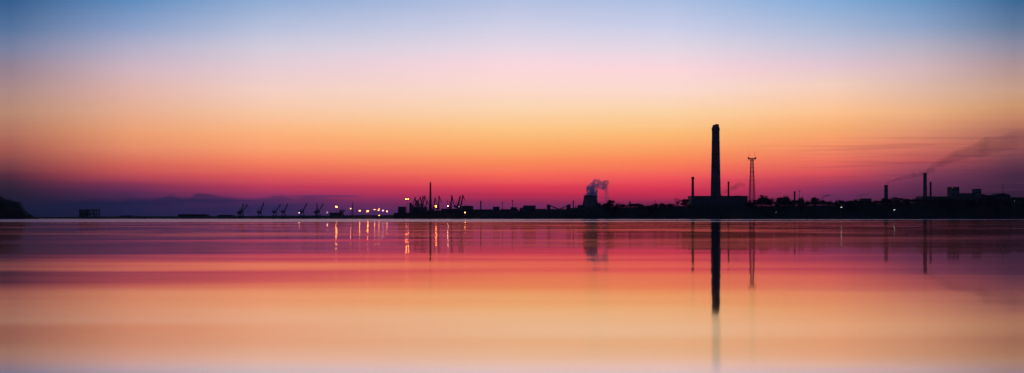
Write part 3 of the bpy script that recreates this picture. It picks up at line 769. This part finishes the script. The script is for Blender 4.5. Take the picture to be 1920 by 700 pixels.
for (px, py, w), lab in zip(RK, LB):
    D = CAMZ*F/(py-HOR); u = U(D); m_ = MB(); r = w*u*.5
    m_.ball((0, 0, 0), 1, 10, 7, sx=r, sy=r*.8, sz=.75*u)
    for i, v in enumerate(m_.v):
        k = 1 + .35*noise.noise(Vector(v)*.9 + Vector((px, 0, 0))); m_.v[i] = (v[0]*k, v[1]*k, v[2]*k)
    o = m_.build('shore_rock', M['stone'], loc=(X(px, D), D, 0)); tag(o, lab, 'rock', 'rocks at the bright water line')

# ------------------------------------------------------------------ steam and smoke
def plume(name, label, px0, off, path, mat, cat, seed=1, squash=1.0, voxel=1.5, jit=.35):
    """path: [(x, y, radius in photo pixels)]"""
    D = shore_y(px0)+off; u = U(D); z0 = Zp(path[0][1], D)
    rn = random.Random(seed); m_ = MB()
    for (a, b) in zip(path, path[1:]):
        ln = math.hypot(b[0]-a[0], b[1]-a[1]); n = max(2, int(ln/(min(a[2], b[2])*.55)))
        for k in range(n):
            f = k/n; x = lerp(a[0], b[0], f); y = lerp(a[1], b[1], f); r = lerp(a[2], b[2], f)*rn.uniform(.7, 1.15)
            m_.ball(((x-px0)*u + rn.uniform(-jit, jit)*r*u, rn.uniform(-jit, jit)*r*u*squash, Zp(y, D)-z0 + rn.uniform(-jit, jit)*r*u), r*u, 10, 7)
    o = m_.build(name, mat, loc=(X(px0, D), D, z0))
    md = o.modifiers.new('remesh', 'REMESH'); md.mode = 'VOXEL'; md.voxel_size = voxel
    tag(o, label, cat)
    return o
STEAM = smoke_mat('steam', (.70, .82, 1.0), .27, .13, .5, .36, .56, fade=(60, .12))
STEAM2 = smoke_mat('thin_steam', (.75, .82, 1.0), .13, .16, .5, .34, .6)
SMOKE = smoke_mat('drifting_smoke', (.30, .22, .34), .037, .03, .2, -.2, 1.1, fade=(210, .17), detail=7)
SMOKE2 = smoke_mat('thin_smoke', (.4, .35, .5), .05, .15, .2, .3, .6)
plume('steam_plume', 'blue violet steam billowing up and right from the cooling tower', 1107, 130,
      [(1106, 366, 10.5), (1107, 361, 11), (1110, 355, 10.5), (1113, 349, 9.5), (1112, 344, 6.5), (1119, 343, 6), (1124, 347, 7.5), (1129, 352, 7.5), (1134, 347, 7), (1138, 342, 5.5), (1143, 346, 4)], STEAM, 'steam', 2, voxel=1.2)
plume('steam_plume', 'thin steam wisp rising from the round bush to the cooling tower plume', 1140, 100,
      [(1142, 384, 5), (1140, 376, 5), (1137, 369, 4), (1137, 360, 3.5), (1138, 352, 3.5)], STEAM2, 'steam', 3, voxel=.9)
plume('smoke_plume', 'faint smoke drifting right from behind the giant chimney', 1352, 230,
      [(1351, 364, 2), (1358, 360, 3), (1368, 355, 4.5), (1380, 350, 5), (1396, 345, 5)], SMOKE2, 'smoke', 4, voxel=1.2)
plume('smoke_plume', 'small dark smoke wisp hanging over the trees right of the T shaped mast', 1540, 170,
      [(1540, 374, 1.2), (1543, 370, 1.8), (1548, 367, 2), (1558, 366.5, 1.4)], smoke_mat('dark_wisp', (.25, .25, .4), .22, .3, .2, .25, .5), 'smoke', 5, voxel=.7)
plume('smoke_plume', 'faint flat smoke wisp left above the boxy dark storehouse', 1602, 170,
      [(1602, 371, 1.2), (1608, 368.5, 1.8), (1618, 366, 2), (1634, 362.5, 1.6)], smoke_mat('faint_wisp', (.3, .3, .45), .08, .3, .2, .25, .5), 'smoke', 6, voxel=.7)
plume('smoke_plume', 'smoke streaming right from the mouth of the smoking stack', 1661.5, 150,
      [(1662, 346, 2.2), (1668, 341, 2.8), (1680, 337, 3.2), (1695, 333, 4), (1712, 330, 5), (1728, 328, 5.5), (1750, 319, 6)], smoke_mat('stack_smoke', (.28, .2, .32), .065, .06, .2, .1, .75, fade=(110, .3), detail=6), 'smoke', 7, voxel=1.5)
plume('smoke_plume', 'long widening smoke trail climbing from the tallest right stack to the photo edge', 1734.5, 150,
      [(1735, 323, 3), (1744, 317, 5), (1760, 307, 7.5), (1785, 296, 10.5), (1820, 283, 14), (1860, 272, 17), (1920, 260, 21), (1990, 246, 24), (2080, 230, 26)], SMOKE, 'smoke', 8, voxel=2.5, jit=.18)

# ------------------------------------------------------------------ evening air
mb = MB(); mb.box(-7000, 7000, -600, 6500, -25, 230)
hm = bpy.data.materials.new('evening_haze'); hm.use_nodes = True; hn = hm.node_tree; hn.nodes.clear()
hv = N(hn, 'ShaderNodeVolumePrincipled'); hq = N(hn, 'ShaderNodeOutputMaterial')
hv.inputs['Color'].default_value = (.9, .88, .95, 1); hv.inputs['Density'].default_value = HAZE; hv.inputs['Anisotropy'].default_value = .3
hn.links.new(hv.outputs[0], hq.inputs['Volume'])
tag(mb.build('haze', hm), 'thin evening haze over water and shore', kind='stuff')

# ------------------------------------------------------------------ sky
W = bpy.data.worlds.new('World'); S.world = W; W.use_nodes = True
nt = W.node_tree; nt.nodes.clear(); LK = nt.links.new
tc = N(nt, 'ShaderNodeTexCoord'); sp = N(nt, 'ShaderNodeSeparateXYZ'); LK(tc.outputs['Generated'], sp.inputs[0])
x, y, z = sp.outputs
hor = math_node(nt, 'SQRT', math_node(nt, 'ADD', math_node(nt, 'MULTIPLY', x, x), math_node(nt, 'MULTIPLY', y, y)))
el = math_node(nt, 'DIVIDE', z, math_node(nt, 'MAXIMUM', hor, 1e-4))
az = math_node(nt, 'ARCTAN2', x, y)
EL = 0.17
def wnoise(sa, se, off, detail=4.0, rough=.55, dist=0.0):
    c = N(nt, 'ShaderNodeCombineXYZ'); LK(math_node(nt, 'MULTIPLY', az, sa), c.inputs[0]); LK(math_node(nt, 'MULTIPLY', el, se), c.inputs[1])
    c.inputs[2].default_value = off
    n_ = N(nt, 'ShaderNodeTexNoise'); n_.inputs['Scale'].default_value = 1; n_.inputs['Detail'].default_value = detail; n_.inputs['Roughness'].default_value = rough
    n_.inputs['Distortion'].default_value = dist
    LK(c.outputs[0], n_.inputs['Vector']); return math_node(nt, 'SUBTRACT', n_.outputs['Fac'], .5)
# faint layering of the air, strongest low down
lay = math_node(nt, 'MULTIPLY', wnoise(6, 260, 1.0, 4), 0.0035)
elw = math_node(nt, 'ADD', el, lay)
ef = math_node(nt, 'DIVIDE', elw, EL, True)
COLS = [
 (20, [(0,52,92,140),(50,82,113,155),(90,120,128,160),(130,150,130,145),(170,172,138,135),(210,185,138,115),(250,180,115,95),(280,165,90,80),(310,125,65,70),(330,85,42,60),(345,55,35,55),(365,35,28,50),(390,22,28,50),(408,18,24,45)]),
 (250, [(0,95,140,190),(50,140,160,200),(90,180,175,200),(130,210,182,192),(170,225,180,170),(210,232,175,145),(250,238,160,115),(280,232,140,105),(310,215,100,88),(330,190,75,85),(345,130,50,85),(360,90,42,82),(380,45,35,75),(408,28,30,70)]),
 (500, [(0,145,172,212),(50,182,192,220),(90,212,205,220),(130,232,205,212),(170,245,208,195),(210,250,200,165),(250,255,180,125),(280,255,160,110),(305,250,130,95),(330,228,90,90),(350,195,60,90),(365,150,50,95),(385,90,42,92),(408,60,40,88)]),
 (960, [(0,180,192,225),(50,208,208,230),(90,232,215,228),(120,250,215,222),(160,253,218,208),(200,253,215,180),(240,255,200,135),(275,255,175,105),(305,255,140,90),(330,252,105,88),(350,228,65,84),(365,192,46,80),(380,135,42,86),(395,95,42,95),(408,70,38,90)]),
 (1260, [(0,172,190,225),(50,200,205,232),(90,228,215,228),(130,252,215,220),(170,253,218,205),(210,253,212,165),(250,255,190,120),(285,255,155,95),(310,255,125,88),(335,245,85,90),(355,218,52,82),(368,192,45,80),(382,125,38,78),(408,70,30,70)]),
 (1560, [(0,130,170,215),(50,170,185,215),(90,200,195,215),(125,228,198,208),(160,245,208,190),(210,255,195,145),(240,250,175,115),(270,250,150,105),(300,240,115,95),(325,220,80,90),(345,165,55,90),(365,110,45,88),(408,60,30,70)]),
 (1720, [(0,105,150,195),(50,145,165,200),(90,185,178,195),(130,215,185,188),(170,225,185,165),(210,238,178,130),(240,228,155,115),(270,220,125,100),(300,190,85,88),(325,135,62,88),(345,105,48,82),(365,80,38,70),(408,45,25,55)]),
 (1900, [(0,60,104,150),(50,98,123,156),(90,145,140,160),(130,178,148,148),(170,200,158,135),(200,205,150,110),(225,195,130,100),(250,165,100,90),(275,155,85,85),(300,110,60,75),(325,75,40,65),(350,60,35,60),(375,42,25,48),(408,30,18,38)]),
]
prev = None; pa = None
for px, stops in COLS:
    a = math.atan((px-960)/F); r = N(nt, 'ShaderNodeValToRGB'); cr = r.color_ramp; cr.interpolation = 'B_SPLINE' if False else 'LINEAR'
    pts = sorted((max(0, (HOR-py)/F*math.cos(a)/EL), srgb(*c)) for py, *c in stops)
    cr.elements[0].position, cr.elements[0].color = pts[0]; cr.elements[1].position, cr.elements[1].color = pts[-1]
    for p, c in pts[1:-1]:
        e = cr.elements.new(p); e.color = c
    LK(ef, r.inputs['Fac'])
    if prev is None: prev = r.outputs['Color']
    else:
        mr = N(nt, 'ShaderNodeMapRange'); LK(az, mr.inputs['Value']); mr.inputs['From Min'].default_value = pa; mr.inputs['From Max'].default_value = a
        mr.interpolation_type = 'LINEAR'
        mx = N(nt, 'ShaderNodeMix'); mx.data_type = 'RGBA'; LK(mr.outputs[0], mx.inputs['Factor']); LK(prev, mx.inputs['A']); LK(r.outputs['Color'], mx.inputs['B'])
        prev = mx.outputs['Result']
    pa = a
def mixc(fac, A, B):
    mx = N(nt, 'ShaderNodeMix'); mx.data_type = 'RGBA'
    for k, v in (('Factor', fac), ('A', A), ('B', B)):
        if isinstance(v, (int, float, tuple)): mx.inputs[k].default_value = v
        else: LK(v, mx.inputs[k])
    return mx.outputs['Result']
def step(v, a, b, lo=0.0, hi=1.0, smooth=True):
    r = N(nt, 'ShaderNodeMapRange'); r.interpolation_type = 'SMOOTHSTEP' if smooth else 'LINEAR'
    LK(v, r.inputs['Value'])
    for k, q in (('From Min', a), ('From Max', b), ('To Min', lo), ('To Max', hi)): r.inputs[k].default_value = q
    return r.outputs[0]
# low cloud bank over the left half of the horizon, with lumpy tops
tp = N(nt, 'ShaderNodeValToRGB'); azf = step(az, -0.36, 0.0, smooth=False); LK(azf, tp.inputs['Fac'])
def azpos(px): return (math.atan((px-960)/F)+.36)/.36
def toph(py): v = (HOR-py)/F*8; return (v, v, v, 1)
tops = [(150, 377), (250, 375), (300, 371), (322, 366), (340, 370), (357, 369), (372, 362.5), (392, 364.5), (420, 369), (470, 372.5), (500, 369), (520, 366.5), (535, 369), (550, 371), (585, 367), (620, 369), (660, 375), (700, 383), (760, 396)]
cr = tp.color_ramp; cr.elements[0].position = azpos(tops[0][0]); cr.elements[0].color = toph(tops[0][1]); cr.elements[1].position = azpos(tops[-1][0]); cr.elements[1].color = toph(tops[-1][1])
for px, py in tops[1:-1]:
    e = cr.elements.new(azpos(px)); e.color = toph(py)
tz = math_node(nt, 'DIVIDE', N_ := tp.outputs['Color'], 8.0) if False else None
sc = N(nt, 'ShaderNodeSeparateColor'); LK(tp.outputs['Color'], sc.inputs[0])
top_el = math_node(nt, 'DIVIDE', sc.outputs[0], 8.0)
top_el = math_node(nt, 'ADD', top_el, math_node(nt, 'MULTIPLY', wnoise(90, 320, 5.0, 5), 0.0035))
d = math_node(nt, 'SUBTRACT', top_el, el)
bank = step(d, -0.0012, 0.0022)
bank = math_node(nt, 'MULTIPLY', bank, math_node(nt, 'MULTIPLY', step(az, -0.36, -0.29), step(az, -.17, -0.09, .92, 0.0)))
bank = math_node(nt, 'MULTIPLY', bank, step(wnoise(14, 200, 8.0, 5), -.22, .08, .5, .95))
ccol = mixc(step(az, -.33, -.14), srgb(22, 26, 58), srgb(44, 38, 84))
prev = mixc(bank, prev, ccol)
# thin flat streak to the right of the bank
s1 = math_node(nt, 'MULTIPLY', math_node(nt, 'MULTIPLY', step(el, (HOR-371)/F, (HOR-368.5)/F), step(el, (HOR-368)/F, (HOR-366)/F, 1, 0)), math_node(nt, 'MULTIPLY', step(az, -.17, -.14), step(az, -.115, -.102, .75, 0)))
prev = mixc(s1, prev, srgb(75, 48, 98))
# faint flat streaks low on the right
st = math_node(nt, 'MULTIPLY', step(wnoise(10, 420, 12.0, 4), -.02, .16, 0, .28), math_node(nt, 'MULTIPLY', step(az, .12, .30), step(el, .066, .045, 0, 1)))
prev = mixc(st, prev, srgb(95, 45, 75))
# above and behind the view: deep blue dusk
ns = N(nt, 'ShaderNodeTexSky'); ns.sky_type = 'NISHITA'; ns.sun_disc = False; ns.sun_elevation = math.radians(-2.0); ns.sun_rotation = math.radians(2.0)
nsb = N(nt, 'ShaderNodeVectorMath'); nsb.operation = 'SCALE'; nsb.inputs['Scale'].default_value = 0.1; LK(ns.outputs[0], nsb.inputs[0])
upper = mixc(step(el, .2, .6), srgb(100, 125, 172), srgb(30, 42, 78))
back = mixc(step(el, 0.0, .8), srgb(27, 34, 66), srgb(24, 38, 76))
prev = mixc(step(el, EL*.88, .30), prev, upper)
absaz = math_node(nt, 'ABSOLUTE', az)
prev = mixc(step(absaz, .34, .8), prev, back)
prev = mixc(step(el, -.02, 0.0, 1, 0), prev, srgb(12, 10, 22))
add = N(nt, 'ShaderNodeVectorMath'); add.operation = 'ADD'; LK(prev, add.inputs[0])
nup = N(nt, 'ShaderNodeVectorMath'); nup.operation = 'SCALE'; LK(nsb.outputs[0], nup.inputs[0]); LK(step(el, .16, .5), nup.inputs['Scale'])
LK(nup.outputs[0], add.inputs[1])
bg = N(nt, 'ShaderNodeBackground'); LK(add.outputs[0], bg.inputs['Color']); bg.inputs['Strength'].default_value = 1.02
wo = N(nt, 'ShaderNodeOutputWorld'); LK(bg.outputs[0], wo.inputs['Surface'])
W.cycles.sampling_method = 'MANUAL'; W.cycles.sample_map_resolution = 2048

# ------------------------------------------------------------------ camera and render settings
cam = bpy.data.cameras.new('camera'); co = bpy.data.objects.new('camera', cam); COL.objects.link(co)
co.location = (0, 0, CAMZ); co.rotation_euler = (math.radians(90), 0, 0)
cam.lens = 50; cam.sensor_width = 36; cam.sensor_fit = 'HORIZONTAL'
cam.shift_y = (HOR-350)/1920; cam.clip_end = 120000; cam.clip_start = .1
S.camera = co
S.view_settings.view_transform = 'Standard'; S.view_settings.look = 'None'; S.view_settings.exposure = 0; S.view_settings.gamma = 1
S.cycles.use_denoising = True
try: S.cycles.denoiser = 'OPENIMAGEDENOISE'
except Exception: pass
S.cycles.max_bounces = 9; S.cycles.volume_bounces = 7; S.cycles.glossy_bounces = 3
S.cycles.sample_clamp_indirect = 0; S.cycles.sample_clamp_direct = 0
